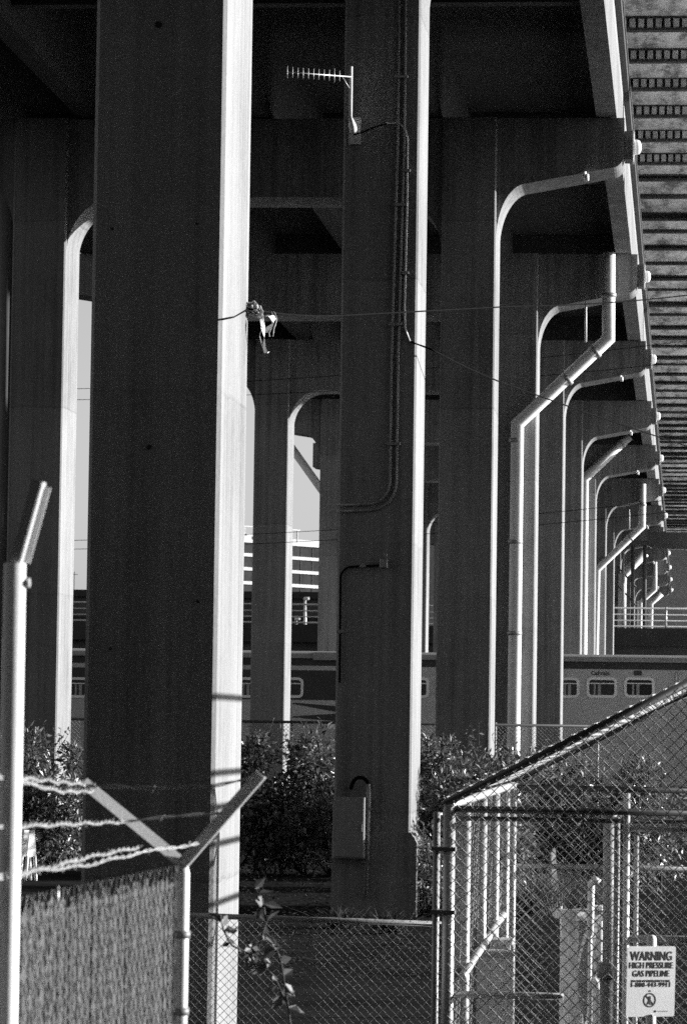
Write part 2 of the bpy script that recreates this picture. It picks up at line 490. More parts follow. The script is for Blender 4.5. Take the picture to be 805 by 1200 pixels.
# ------------------------------------------------------------------ downpipes
def downpipe(pts, r, Y, label, foot_to_ground=True, couplings=()):
    pts = [P(px, py, Y) for px, py in pts]
    if foot_to_ground: pts.append(Vector((pts[-1].x, Y, GZ+.02)))
    t = thing('downpipe', (pts[-1].x, Y, min(p.z for p in pts)), label, 'downpipe', 'pale drain pipes hung on the bents')
    b = MB(); b.tube(pts, r, 14); b.build('pipe', 'pipe', t)
    for px, py, dx, dy in couplings:
        c = P(px, py, Y); d = (P(px+dx, py+dy, Y)-c).normalized()
        b = MB(); b.tube([c-d*.05, c+d*.05], r+.025, 14); b.build('coupling', 'galv_dull', t)
    return t
downpipe([(713, 296), (712.5, 397), (606, 497), (601.5, 865)], .165, YB(4)-.22, 'tallest kinked white downpipe, running down beside the third column',
         True, [(713, 346, 0, 5), (697, 412, -5, 5), (664, 444, -5, 5), (604, 516, 0, 5), (603.5, 635, 0, 5), (602.5, 742, 0, 5)])
downpipe([(752.5, 567), (752, 617), (699, 667.5), (697, 760)], .165, YB(8)-.22, 'second kinked white downpipe, smaller, crossing columns behind the train', True,
         [(752.4, 592, 0, 3), (738, 630, -4, 4)])
downpipe([(767, 654), (767, 691), (750, 706), (749, 760)], .15, YB(12)-.22, 'third kinked white downpipe, tiny above the overpass railing', True)
downpipe([(737, 511), (684, 561), (682, 760)], .2, YB(7)-.26, 'short fat slanting white downpipe behind the train', True, [(728, 519.5, -4, 4)])
downpipe([(756, 648), (729, 675), (727, 760)], .24, YB(10)-.26, 'short slanting white downpipe seen between canopy posts', True)
downpipe([(775, 696), (762, 707), (761, 760)], .2, YB(13)-.26, 'farthest slanting white downpipe, a speck above the railing', True)
downpipe([(330, 508), (384, 584), (384, 760)], .17, YB(7)-.26, 'dark slanting pipe against the sky between the two front columns', True)
for px, y0, y1, n, lab in ((686, 353, 401, 4, 'thin pale vent pipe hanging beside the tallest downpipe'), (737, 597, 620, 8, 'thin pale vent pipe hanging above the second kinked downpipe')):
    b = MB(); a = P(px, y0, YB(n)-.15); e = P(px, y1, YB(n)-.15); b.tube([a, e], .03, 8)
    b.tube([a+Vector((0, 0, -.3)), a+Vector((0, .3, -.3))], .02, 6)
    one('vent_pipe', b, 'pipe', lab, 'pipe', 'thin vent pipes')

# ------------------------------------------------------------------ fittings on the second column
Y2 = YB(2); Yf = Y2-.05
def on2(px, py, d=.022): return P(px, py, Y2-d)
def conduit(pts, r, label, clips, mat='galv_dull', group='conduits on the second column'):
    t = thing('conduit', pts[-1], label, 'conduit', group)
    b = MB(); b.tube(pts, r, 8); b.build('pipe', mat, t)
    for c in clips:
        b = MB(); b.box(c+Vector((-r-.03, -.02-r, -.02)), c+Vector((r+.03, .06, .02))); b.build('clip', 'galv_dull', t)
for dx, lab in ((0, 'long dark conduit on the second column, the left of the pair'), (7.5, 'long dark conduit on the second column, the right of the pair')):
    r = 26+dx*.9; ye = 591+dx*.95
    xa, xb = 466.5+dx, 457+dx
    q = [on2(xa+1.5, -30), on2(xa, 160), on2(xb+2, 420), on2(xb, ye-r)]
    q += [on2(xb-r+r*math.cos(rad(a)), ye-r+r*math.sin(rad(a))) for a in range(15, 91, 15)]
    q += [on2(393.5, ye+1)]
    conduit(q, .018, lab, [on2(xa, 90), on2(xa-1, 240), on2(xb+2.3, 380), on2(xb+.5, 520)])
q = [on2(398, 800), on2(399, 690)]+[on2(399+14*(1-math.cos(rad(a))), 678-14*math.sin(rad(a))) for a in range(0, 91, 18)]+[on2(444, 662.5)]
conduit(q, .014, 'thin dark conduit turning over to a small fitting, low on the second column', [on2(399, 740), on2(425, 663)], 'cable')
b = MB(); c = on2(450, 660, .06); b.bevelbox(c+Vector((-.06, -.04, -.06)), c+Vector((.05, .05, .06)), .01); b.tube([c+Vector((.03, 0, .05)), c+Vector((.03, -.01, .13))], .02, 8)
one('junction_fitting', b, 'galv_dull', 'small pale fitting at the end of the low thin conduit', 'fitting')

# antenna
c0 = on2(409.5, 160, .08)
an = thing('yagi_antenna', c0, 'comb-shaped television antenna on a white mast fixed to the second column', 'antenna')
b = MB(); b.tube([on2(411.5, 78, .3), on2(411, 120, .3), on2(410.8, 142, .3)], .022, 10); b.tube([on2(410.8, 138, .3), on2(413, 148, .3), on2(415, 154, .22)], [.026, .05, .045], 10)
b.build('mast', 'white', an)
b = MB(); a0, a1 = on2(336.5, 84.5, 1.15), on2(411, 90, .32)
b.tube([a0, a1], .009, 6)
for i in range(11):
    t_ = i/11*.9+.005; p = a0.lerp(a1, t_); h = .075 if i else .085
    if i == 9: h = .1
    b.tube([p-Vector((0, 0, h)), p+Vector((0, 0, h))], .006, 5)
b.tube([a0.lerp(a1, .86), on2(410.5, 105, .31)], .006, 5)
b.build('boom', 'galv', an)
b = MB(); p0, p1 = on2(409, 138, .04), on2(423, 169, .04); b.box((p0.x, Y2-.05, p1.z), (p1.x, Y2-.003, p0.z))
for px, py in ((412, 143), (420, 143), (412, 165), (420, 165)): q = on2(px, py); b.tube([q+Vector((0, .03, 0)), q+Vector((0, -.02, 0))], .018, 6)
b.build('mount_plate', 'galv', an)
b = MB(); b.tube([on2(414, 158, .2), on2(425, 155, .1), on2(440, 148.5, .1), on2(453, 145, .08)], .011, 6)
b.build('lead_wire', 'cable', an)
q = [on2(452, 144.5), on2(466, 144.5), on2(471, 147), on2(475, 153), on2(477.5, 163), on2(477, 240), on2(474, 360), on2(474.5, 385), on2(480, 400)]
conduit(q, .016, 'grey elbowed conduit leading down from the antenna wire', [on2(477, 200), on2(475, 320)], 'galv')

# cabinet with its hooded conduit
p0, p1 = on2(390.5, 934, .2), on2(427, 1006, .2)
cb = thing('electrical_cabinet', (p0.x+.2, Y2-.12, p1.z), 'flat grey metal cabinet hung low on the second column', 'cabinet')
b = MB(); b.bevelbox((p0.x, Y2-.22, p1.z), (p1.x, Y2-.04, p0.z), .012); b.build('box', 'box_grey', cb)
b = MB(); b.box((p0.x+.015, Y2-.236, p1.z+.02), (p1.x-.02, Y2-.222, p0.z-.02)); b.build('door', 'box_grey', cb)
b = MB(); b.box((p1.x-.055, Y2-.252, (p0.z+p1.z)/2-.05), (p1.x-.035, Y2-.237, (p0.z+p1.z)/2+.05)); b.build('handle', 'galv_dull', cb)
q = [on2(411, 925, .08)]+[on2(422-10*math.cos(rad(a)), 923-12*math.sin(rad(a)), .09) for a in range(20, 170, 20)]+[on2(432, 934, .09), on2(428.5, 1052, .09)]
t = thing('conduit', q[-1], 'grey upright conduit with a hooked dark top beside the cabinet', 'conduit', 'conduits on the second column')
b = MB(); b.tube(q[:9], .026, 8); b.build('hood', 'cable', t)
b = MB(); b.tube(q[8:], .033, 10); b.build('pipe', 'galv_dull', t)
for py in (948, 1010):
    b = MB(); c = on2(431.5-(py-934)*.03, py, .09); b.box(c+Vector((-.06, -.04, -.015)), c+Vector((.06, .08, .015))); b.build('clip', 'dark_pipe', t)

# ------------------------------------------------------------------ cables and the tangle
def sag(a, b_, s, n=14):
    return [a.lerp(b_, i/n)-Vector((0, 0, s*4*(i/n)*(1-i/n))) for i in range(n+1)]
b = MB(); b.tube([on2(480, 400), on2(492, 404.5)]+sag(P(505, 409, 48.8), P(587, 448, 52), .02)+sag(P(587, 448, 52), P(830, 531, 60), .02)[1:], .011, 5)
one('overhead_cable', b, 'cable', 'thin black cable slanting down to the right from the second column', 'cable')
A = P(297, 363, 28.1)
b = MB(); b.tube([P(262, 374, 26.56), P(274, 371.5, 27.3), P(286, 365, 27.9), P(292, 362.5, 28.1), A], .008, 5)
b.tube(sag(A, P(397, 370, 32), .02, 8)+sag(P(397, 370, 32), P(600, 359, 38), .0, 8)[1:]+sag(P(600, 359, 38), P(860, 338, 46), .05, 8)[1:], .008, 5)
one('tied_cable', b, 'cable', 'dark cable tied round the nearest column and stretched level to the right', 'cable')
tg = thing('rope_tangle', P(304, 412, 29.3), 'tangle of frayed rope and plastic scraps hanging on the tied cable', 'rope')
b = MB()
for i in range(9):
    cx, cy = 293+R.random()*20, 360+R.random()*8; w, h = 3+R.random()*9, 2+R.random()*6; ph = R.random()*6
    pts = [P(cx+w*math.cos(ph+a*.55)+R.uniform(-1, 1), cy+h*math.sin(ph+a*.55*1.1)+R.uniform(-1, 1), 28.15+R.uniform(-.1, .1)) for a in range(11)]
    b.tube(pts, .006, 5)
for x0 in (307, 318, 322):
    b.tube([P(x0+R.uniform(-1, 1)+math.sin(k*.7)*2, 365+k*4.2, 28.15+.02*math.sin(k)) for k in range(11 if x0 == 307 else 8)], .0035, 4)
b.build('rope', 'rope', tg)
b = MB()
def ribbon(b, pts, w, Y):
    L_ = [P(x, y, Y+d) for x, y, d in pts]; 
    vs = []
    for i, p in enumerate(L_):
        ang = i*.7; u = Vector((math.cos(ang)*.8+.3, math.sin(ang)*.6, 0)).normalized()*w[i]/2
        vs += [p-u, p+u]
    b.add(vs, [(2*i, 2*i+1, 2*i+3, 2*i+2) for i in range(len(L_)-1)], True)
ribbon(b, [(305.5, 364, 0), (307, 374, .02), (308.5, 385, -.01), (310, 396, .01), (309.5, 406, 0), (312, 414, .03), (316, 412, .05)], [.02, .035, .05, .03, .03, .03, .01], 28.15)
ribbon(b, [(312, 371, 0), (317, 369, .02), (320, 373, .03), (320.5, 379, .02), (316, 383, 0), (312, 390, .02)], [.02, .06, .07, .07, .06, .02], 28.1)
b.build('plastic_scrap', 'rag', tg)

for k, (a, e, lab) in enumerate([((40, 457, 104), (800, 400, 104), 'topmost thin overhead wire crossing the sky left of the nearest column'),
        ((40, 469, 104), (800, 424, 104), 'second thin overhead wire crossing the sky left of the nearest column'),
        ((40, 634, 103), (800, 584, 103), 'upper of the low overhead wires crossing behind the columns'),
        ((40, 644, 103), (800, 598, 103), 'lower of the low overhead wires crossing behind the columns')]):
    b = MB(); b.tube(sag(P(*a), P(*e), .25, 16), .011, 4); one('overhead_wire', b, 'cable', lab, 'wire', 'overhead wires above the train')

# ------------------------------------------------------------------ train
YT = 120.0
def pt(px, py): return P(px, py, YT)
zr = pt(730, 768).z; zb = GZ+.75
def build_car(x0, x1):
    t = thing('train_car', ((x0+x1)/2, YT+1.5, GZ+.3), '', 'train car', 'cars of the passenger train')
    z1 = pt(730, 784.5).z
    b = MB(); b.bevelbox((x0, YT, zb), (x1, YT+3, z1), .12); b.build('body', 'train', t)
    b = MB(); b.bevelbox((x0+.03, YT-.015, z1+.002), (x1-.03, YT+3.015, pt(730, 776).z), .1); b.build('dark_band', 'train_dark', t)
    zz = pt(730, 776).z
    b = MB()
    prof = [(YT-.10, zz+.003), (YT-.10, zz+.07), (YT-.02, zr-.06), (YT+.3, zr), (YT+1.5, zr+.05), (YT+2.7, zr), (YT+3.02, zr-.06), (YT+3.1, zz+.07), (YT+3.1, zz+.003)]
    n = len(prof)
    b.add([(x0+.05, y, z) for y, z in prof]+[(x1-.05, y, z) for y, z in prof],
          [tuple(range(n)), tuple(range(2*n-1, n-1, -1))]+[(i, n+i, n+(i+1) % n, (i+1) % n) for i in range(n)])
    b.build('roof', 'train_roof', t)
    for xb in (x0+3.5, x1-3.5):
        b = MB()
        for dx in (-1.2, 1.2):
            for yy in (YT+.7, YT+2.2): b.tube([(xb+dx, yy-.07, GZ+.75), (xb+dx, yy+.07, GZ+.75)], .44, 16)
        b.box((xb-1.7, YT+.3, GZ+.62), (xb+1.7, YT+2.7, GZ+.8)); b.build('bogie', 'train_dark', t)
    return t
def rrect(x0, x1, z0, z1, r, n=5):
    p = []
    for cx, cz, a in ((x1-r, z1-r, 0), (x0+r, z1-r, 90), (x0+r, z0+r, 180), (x1-r, z0+r, 270)):
        p += arc((cx, cz), r, r, a, a+90, n)
    return p
def window(car, px0, px1, first=[None]):
    a, e = pt(px0, 793.5), pt(px1, 818)
    x0, x1, z1, z0 = a.x, e.x, a.z, e.z
    o_ = rrect(x0, x1, z0, z1, .17); i_ = rrect(x0+.09, x1-.09, z0+.09, z1-.09, .09)
    n = len(o_); b = MB(); yy = YT-.03
    b.add([(x, yy, z) for x, z in o_]+[(x, yy, z) for x, z in i_]+[(x, YT-.002, z) for x, z in o_]+[(x, YT-.002, z) for x, z in i_],
          [(i, (i+1) % n, n+(i+1) % n, n+i) for i in range(n)]+[(i, 2*n+i, 2*n+(i+1) % n, (i+1) % n) for i in range(n)]+[(n+i, n+(i+1) % n, 3*n+(i+1) % n, 3*n+i) for i in range(n)])
    zm = z0+(z1-z0)*.70; b.box((x0+.065, YT-.026, zm-.018), (x1-.065, YT-.006, zm+.018))
    w = b.build('window', 'trim', car)
    b = MB(); b.add([(x, YT-.004, z) for x, z in i_], [tuple(range(n-1, -1, -1))]); b.build('pane', 'glass', w)
    b = MB(); r = R.random(); xx = x0+.1+(x1-x0-.45)*R.choice((.25, .3, .7))
    b.box((xx, YT-.010, z0+.09), (xx+.06, YT-.0055, zm-.02)); b.box((xx+.14, YT-.010, z0+.09), (xx+.24, YT-.0055, zm-.03)); b.build('blind', 'seat', w)
    return w
xa = pt(449, 800).x
car1 = build_car(xa, xa+25.9); car1['label'] = 'long pale passenger train car with rounded windows under the viaduct at right'
car2 = build_car(xa-26.5, xa-.6); car2['label'] = 'shaded passenger train car glimpsed left of the second column'
for px in (687, 731, 775+40, 775+84, 467, 511, 599, 643): window(car1, px, px+35.5)
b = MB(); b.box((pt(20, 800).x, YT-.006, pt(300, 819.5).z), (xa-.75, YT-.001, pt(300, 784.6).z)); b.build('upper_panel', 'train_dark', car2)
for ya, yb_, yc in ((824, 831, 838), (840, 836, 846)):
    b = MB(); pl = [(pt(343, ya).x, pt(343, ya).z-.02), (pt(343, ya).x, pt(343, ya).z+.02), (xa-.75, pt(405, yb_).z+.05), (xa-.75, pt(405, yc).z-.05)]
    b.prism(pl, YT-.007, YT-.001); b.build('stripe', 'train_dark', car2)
b = MB(); p = pt(371, 768); b.bevelbox((p.x-.1, YT-.16, p.z-.16), (p.x+.75, YT+.6, p.z+.10), .05); b.tube([(p.x+.95, YT-.02, p.z-.75), (p.x+.95, YT-.12, p.z-.75)], .14, 12); b.build('end_lamp', 'train_roof', car2)
for px in (320, 276, 232, 80, 36): window(car2, px, px+35.5)
b = MB(); c = pt(703, 789); put_text(b, 'Caltrain', .20, (c.x, YT-.004, c.z), (1, 0, 0), (0, 0, 1), .006, .62); b.build('lettering', 'train_dark', car1)
b = MB(); a, e = pt(742.5, 785.8), pt(751.5, 791.5); b.box((a.x, YT-.02, e.z), (e.x, YT-.002, a.z)); b.build('number_plate', 'train_dark', car1)
b = MB(); a, e = pt(792, 786), pt(796, 802)
for px in (792, 796): p = pt(px, 787); b.tube([p+Vector((0, -.06, 0)), p+Vector((0, -.06, -.45))], .02, 6)
b.build('grab_rail', 'winframe', car1)
b = MB(); c = pt(373, 786); put_text(b, '292', .2, (c.x, YT-.004, c.z), (1, 0, 0), (0, 0, 1), .004); b.build('lettering', 'winframe', car2)

# ------------------------------------------------------------------ railed overpass, canopy, far buildings
YO = 195.0
def po(px, py): return P(px, py, YO)
zd = po(750, 736).z; ze = po(750, 768).z
ov = thing('overpass', (-20, YO+3, GZ), 'concrete overpass with a pale pipe railing crossing behind the train', 'overpass')
b = MB(); b.box((-75, YO, po(750, 757).z), (22, YO+11, zd)); b.build('deck', 'deck', ov)
b = MB(); b.box((-75, YO+.6, ze), (22, YO+10.4, po(750, 757).z-.002)); b.build('girder', 'dark_wall', ov)
for i in range(6):
    x = -70+i*16.5
    b = MB(); b.bevelbox((x, YO+4, GZ), (x+1, YO+5.2, ze-.002), .1); b.build('pier', 'concrete', ov)
b = MB()
for py, r in ((712.5, .05), (720, .035), (727, .035), (734, .05)):
    z = po(750, py).z; b.tube([(-75, YO+.2, z), (22, YO+.2, z)], r, 6)
b.build('railing', 'galv', ov)
for i in range(24):
    x = po(780, 720).x-i*3.1+.0
    b = MB(); b.tube([(x, YO+.12, zd), (x, YO+.12, po(750, 711).z)], .055, 6); b.build('railing_post', 'galv', ov)
cn = thing('platform_canopy', (0, YO+2.5, zd), 'flat dark canopy roof on slim posts above the overpass railing', 'canopy')
zc0, zc1 = po(770, 638).z, po(770, 622).z
b = MB(); b.prism([(po(757, 630).x, zc0+.2), (po(764, 630).x, zc0), (8, zc0), (8, zc1), (po(757, 630).x, zc1)], YO+1.2, YO+4.6); b.build('roof', 'dark_wall', cn)
for px in (740.5, 754.5): 
    x = po(px, 680).x; b = MB(); b.tube([(x, YO+1.4, zd+.01), (x, YO+1.4, zc0+.25)], .11, 8); b.build('post', 'dark_wall', cn)
b = MB(); x0, x1 = po(735, 630).x, po(760, 630).x; b.box((x0, YO+1.25, zc0+.02), (x1, YO+1.6, zc0+.28)); b.build('eave_beam', 'dark_wall', cn)
b = MB()
for dz in (0, 1.0): b.tube([(po(722, 700).x, YO+1.4, po(722, 684).z+dz), (po(744, 700).x, YO+1.4, po(744, 708).z+dz)], .05, 5)
b.build('brace', 'dark_wall', cn)
for px, y0, y1, mat, lab in ((730, 640, 752, 'galv_dull', 'tallest slim grey pole on the overpass left of the canopy'),
                        (357.5, 704, 756, 'galv', 'slim pale lamp pole on the overpass between the two columns'), (347, 728, 756, 'galv', 'short pale pole beside the slim lamp pole')):
    b = MB(); a, e = P(px, y0, YO+1), P(px, y1, YO+1); b.tube([e, a], [.11, .07], 8)
    b.tube([a, a+Vector((.0, -.1, .12)), a+Vector((.25, -.1, .12))], .08, 6)
    one('street_pole', b, mat, lab, 'pole', 'poles on the overpass')

bl = thing('warehouse', (-40, 240, GZ), 'low dark warehouse whose flat roofline meets the sky at left', 'warehouse')
xw0, xw1 = P(-60, 700, 232).x, P(381, 700, 232).x
zw = P(90, 699, 232).z
b = MB(); b.box((xw0, 232, GZ), (xw1, 262, zw)); b.build('wall', 'dark_wall', bl)
b = MB(); b.box((xw0-.3, 231.6, zw+.002), (xw1+.3, 262.3, zw+.45)); b.build('parapet', 'deck', bl)
for px in range(-40, 375, 9):
    p = P(px, 722, 231.9); b = MB(); b.box((p.x, 231.93, p.z-.6), (p.x+.38, 231.99, p.z)); b.build('window', 'glass', bl)
b = MB(); p = P(87, 697, 240); b.tube([p, p+Vector((0, 0, 1.6))], .03, 5); b.tube([p+Vector((-.25, 0, 1.4)), p+Vector((.25, 0, 1.4))], .02, 5); b.build('roof_aerial', 'dark_pipe', bl)

fe = thing('hillside_building', (0, 350, GZ), 'plain grey building closing the far end of the viaduct', 'building')
b = MB(); b.box((-30, 346, GZ), (30, 366, 20)); b.build('wall', 'box_grey', fe)
b = MB(); b.box((-30.4, 345.6, 20.002), (30.4, 366.4, 20.6)); b.build('parapet', 'concrete', fe)
# far office block with white floor bands
c0 = P(225, 700, 860); c1 = P(432, 700, 915)
U = Vector((c1.x-c0.x, c1.y-c0.y, 0)); Lb = U.length; U.normalize(); Nf = Vector((U.y, -U.x, 0)); 
ob = thing('office_block', (c0.x, c0.y, GZ), 'far pale office block with white floor bands and dark window strips', 'office block')
def fbox(b, u0, u1, d0, d1, z0, z1):
    c = c0+U*((u0+u1)/2)-Nf*((d0+d1)/2); c = Vector((c.x, c.y, (z0+z1)/2))
    b.obox(c, U*((u1-u0)/2), Nf*((d1-d0)/2), (0, 0, (z1-z0)/2))
zt = P(355, 637, 895).z
b = MB(); fbox(b, .5, Lb-.5, .6, 8, GZ, zt-.2); b.build('glazing', 'void', ob)
nb = 0; z = zt
while z > 10:
    b = MB(); fbox(b, 0, Lb, 0, 8.6, z-.8, z); b.build('floor_band', 'tower_white', ob); z -= 3.5
for i in range(int(Lb/1.5)):
    if i % 3 == 0: 
        b = MB(); fbox(b, i*1.5+.3, i*1.5+.48, .45, .62, GZ, zt-1.2); b.build('mullion', 'deck', ob)
b = MB(); fbox(b, 6, Lb-14, 2, 7, zt+.01, zt+1.0); b.build('penthouse', 'tower_white', ob)
b = MB(); fbox(b, 12, Lb-30, 3, 6, zt+1.02, zt+1.6); b.build('plant_screen', 'tower_white', ob)
b = MB(); 
for i in range(8): fbox(b, 5+i*5, 5.25+i*5, 1, 1.3, zt+.01, zt+3.2)
fbox(b, 5, 41, 1, 1.3, zt+3.2, zt+3.45); b.build('roof_frame', 'tower_white', ob)

# ------------------------------------------------------------------ fences
def rail(b, a, e, r=.024): b.tube([a, e], r, 10)
# back fence in front of the train
YK = 76.0
fk = thing('chain_link_fence', (-6, YK, GZ), 'long chain-link fence behind the bushes, running in front of the train', 'fence', 'chain link fences')
zk = P(620, 850, YK).z; xk0, xk1 = P(-10, 850, YK).x, P(700, 850, YK).x
b = MB(); chainlink(b, (xk0, YK, GZ), (1, 0, 0), (0, 0, 1), [(0, 1.2), (xk1-xk0, 1.2), (xk1-xk0, zk-GZ), (0, zk-GZ)], .085, .0042, False); b.build('mesh', 'wire_old', fk)
b = MB(); rail(b, (xk0, YK, zk), (xk1, YK, zk), .03); b.build('top_rail', 'train_dark', fk)
x = xk0
while x < xk1+.1:
    b = MB(); b.tube([(x, YK+.04, GZ), (x, YK+.04, zk+.05)], .03, 8); b.build('post', 'galv_dull', fk); x += (xk1-xk0)/6
# low middle fence
YM = 25.5
a, e = P(205, 1072, YM), P(517, 1083, YM)
fm = thing('chain_link_fence', (a.x, YM, GZ), 'low chain-link fence across the dark ground between front column and cage', 'fence', 'chain link fences')
b = MB(); chainlink(b, (a.x, YM, GZ), (1, 0, 0), (0, 0, 1), [(0, 0), (e.x-a.x, 0), (e.x-a.x, e.z-GZ), (0, a.z-GZ)], .062, .0022); b.build('mesh', 'wire_old', fm)
b = MB(); rail(b, a, e, .02); b.build('top_rail', 'galv_dull', fm)
for x, z in ((a.x, a.z), ((a.x+e.x)/2, (a.z+e.z)/2), (e.x, e.z)):
    if x == a.x or x == e.x: continue
# ------------------------------------------------------------------ gabled chain-link cage
YC, YCb = 20.0, 27.6
xc = P(526, 1000, YC).x; zE = P(526, 948, YC).z; zE2 = P(660, 957, YC).z
rk0, rk1 = P(522, 941, YC), P(800, 803, YC)
slope = (rk1.z-rk0.z)/(rk1.x-rk0.x)
xR = .12; zR = rk0.z+slope*(xR-rk0.x); xE = xR
cg = thing('mesh_cage', (xR, (YC+YCb)/2, GZ), 'lean-to chain-link cage with sloping mesh roof and pale steel posts enclosing gas pipework', 'cage')
b = MB(); chainlink(b, (xc, YC-.03, GZ), (1, 0, 0), (0, 0, 1), [(0, 0), (xE-xc, 0), (xR-xc, zR-GZ), (0, rk0.z-GZ)], .072, .0034); b.build('gable_mesh', 'wire', cg)
b = MB(); chainlink(b, (xc-.02, YC, GZ), (0, 1, 0), (0, 0, 1), [(0, 0), (YCb-YC, 0), (YCb-YC, zE-GZ), (0, zE-GZ)], .072, .0024); b.build('side_mesh', 'wire_old', cg)
dr = Vector((xR-rk0.x, 0, zR-rk0.z)); Lr = dr.length; dr.normalize()
b = MB(); chainlink(b, (rk0.x, YC, rk0.z+.03), (0, 1, 0), dr, [(0, 0), (YCb-YC, 0), (YCb-YC, Lr), (0, Lr)], .072, .0034); b.build('roof_mesh', 'wire', cg)
b = MB(); chainlink(b, (xE+.03, YC, GZ), (0, 1, 0), (0, 0, 1), [(0, 0), (YCb-YC, 0), (YCb-YC, zR-GZ), (0, zR-GZ)], .072, .0022); b.build('side_mesh', 'wire_old', cg)
b = MB(); chainlink(b, (xc, YCb+.03, GZ), (1, 0, 0), (0, 0, 1), [(0, 0), (xE-xc, 0), (xR-xc, zR-GZ), (0, rk0.z-GZ)], .072, .0022); b.build('back_mesh', 'wire_old', cg)
sidepx = [526, 545.5, 565, 580, 592, 600]
ys = [YC]+[xc*YC/ (xc*YC/20)*0+ (P(526, 1000, YC).x)/(P(px, 1000, 1).x) for px in sidepx[1:]]
for i, yy in enumerate(ys):
    r = .034 if i == 0 else .03
    b = MB(); b.tube([(xc, yy, GZ), (xc, yy, zE+(.0 if i else .02))], r, 14)
    if i: b.box((xc-.006, yy+.03, GZ), (xc+.006, yy+.30 if i in (2, 3, 4) else yy+.1, zE-.05))
    b.build('post', 'galv', cg)
b = MB(); b.tube([(xc-.075, YC+.05, GZ), (xc-.075, YC+.05, zE-.02)], .02, 8); b.build('post', 'galv_dull', cg)
px_, py_ = 733, 930
xg = P(733, 1050, YC).x
b = MB(); b.tube([(xg, YC+.02, GZ), (xg, YC+.02, P(733, 930, YC).z)], .019, 10); b.build('post', 'galv', cg)
b = MB(); b.tube([(xg-.055, YC+.08, GZ), (xg-.055, YC+.08, zE2)], .017, 8); b.tube([(xg+.055, YC+.08, GZ), (xg+.055, YC+.08, zE2-.1)], .014, 8); b.build('gate_stile', 'galv_dull', cg)
for xx in (xE,):
    for yy in (YC, YCb): b = MB(); b.tube([(xx, yy, GZ), (xx, yy, zR)], .03, 10); b.build('post', 'galv', cg)
def hrail(z0, y, r, x0=xc, x1=xE, mat='galv_dull', name='rail', z1=None):
    b = MB(); b.tube([(x0, y, z0), (x1, y, z0 if z1 is None else z1)], r, 10); b.build(name, mat, cg)
hrail(zE, YC, .020, mat='train_dark'); hrail(zE2-.02, YC+.05, .014, mat='train_dark')
hrail(P(600, 1167, YC).z, YC+.03, .020, xc, P(660, 1167, YC).x)
hrail(P(765, 1101, YC).z, YC+.03, .022, xg, xE); hrail(P(765, 972, YC).z, YC+.03, .015, xg, xE)
hrail(zE, YCb, .024, mat='train_dark'); hrail(P(640, 1073, YC+.3).z, YCb, .02)
for s_ in (1,):
    for yy, r in ((YC, .023), (YC+.07, .016), (YCb, .018)):
        b = MB(); x0 = rk0.x if s_ > 0 else xE; b.tube([(x0, yy, rk0.z), (xR, yy, zR)], r, 10); b.build('rafter', 'train_dark', cg)
    x0 = xc if s_ > 0 else xE
    b = MB(); b.tube([(x0, YC, zE+.02), (x0, YCb, zE+.02)], .026, 10); b.build('eave_rail', 'galv', cg)
b = MB(); b.tube([(xR, YC, zR+.02), (xR, YCb, zR+.02)], .03, 10); b.build('ridge_rail', 'galv_dull', cg)
def yside(px): return xc/P(px, 1100, 1).x
b = MB(); b.tube([P(535, 1145, yside(535))+Vector((.03, 0, 0)), P(585, 1072, yside(585))+Vector((.03, 0, 0))], .024, 10); b.build('brace', 'galv', cg)
for py in (995, 1069):
    b = MB(); p = P(526, py, YC); b.box((xc-.10, YC-.038, p.z-.012), (xc+.038, YC+.075, p.z+.012)); b.build('clamp', 'dark_pipe', cg)

# things inside the cage
p0, p1 = P(572, 1121, 23), P(604, 1195, 23)
jb = thing('meter_cabinet', ((p0.x+p1.x)/2, 23.2, GZ), 'pale upright meter cabinet just inside the side posts of the cage', 'cabinet')
b = MB(); b.bevelbox((p0.x, 23, GZ+.02), (p1.x, 23.22, p0.z), .012); b.turn((p0.x, 23, 0), 27); b.build('box', 'white', jb)
b = MB(); b.box((p0.x-.015, 22.98, p0.z+.002), (p1.x+.015, 23.24, p0.z+.03)); b.turn((p0.x, 23, 0), 27); b.build('lid', 'cabinet', jb)
b = MB(); b.box((p0.x+.015, 22.985, GZ+.2), (p1.x-.015, 22.998, p0.z-.03)); b.turn((p0.x, 23, 0), 27); b.build('door', 'white', jb)
b = MB(); q0, q1 = P(576, 1101, 24.5), P(600, 1108, 24.5); b.box((q0.x, 24.5, q1.z), (q1.x, 24.8, q0.z)); b.box((q0.x+.02, 24.6, GZ), (q0.x+.06, 24.66, q1.z)); b.box((q1.x-.06, 24.6, GZ), (q1.x-.02, 24.66, q1.z))
one('low_shelf', b, 'galv', 'small pale metal shelf behind the meter cabinet', 'shelf')
vp = thing('vent_stack', (P(713, 1100, 21).x, 21, GZ), 'thick grey upright vent stack with dark collar beside the thin gate post', 'vent stack')
xs = P(713, 1050, 21).x; zt_ = P(713, 962, 21).z; zc_ = P(713, 1128, 21).z
b = MB(); b.tube([(xs, 21, zc_), (xs, 21, zt_)], .036, 16); b.build('pipe', 'cabinet', vp)
b = MB(); b.tube([(xs, 21, zt_), (xs, 21, zt_+.05)], .052, 14); b.tube([(xs-.03, 21, zt_+.03), (xs+.07, 21, zt_+.03)], .022, 8); b.build('cap', 'dark_pipe', vp)
b = MB(); b.tube([(xs, 21, GZ), (xs, 21, zc_-.09)], .05, 14); b.tube([(xs, 21, zc_-.09), (xs, 21, zc_)], .066, 14); b.build('collar', 'dark_pipe', vp)
b = MB(); q = [P(692, 1029, 22), P(692.5, 1034, 22), P(691, 1096, 22)]; b.tube([q[2], q[1]], .022, 10); b.tube([q[1]+Vector((0, 0, -.01)), q[1]+Vector((.02, 0, .02)), q[1]+Vector((.05, 0, -.0))], .02, 8)
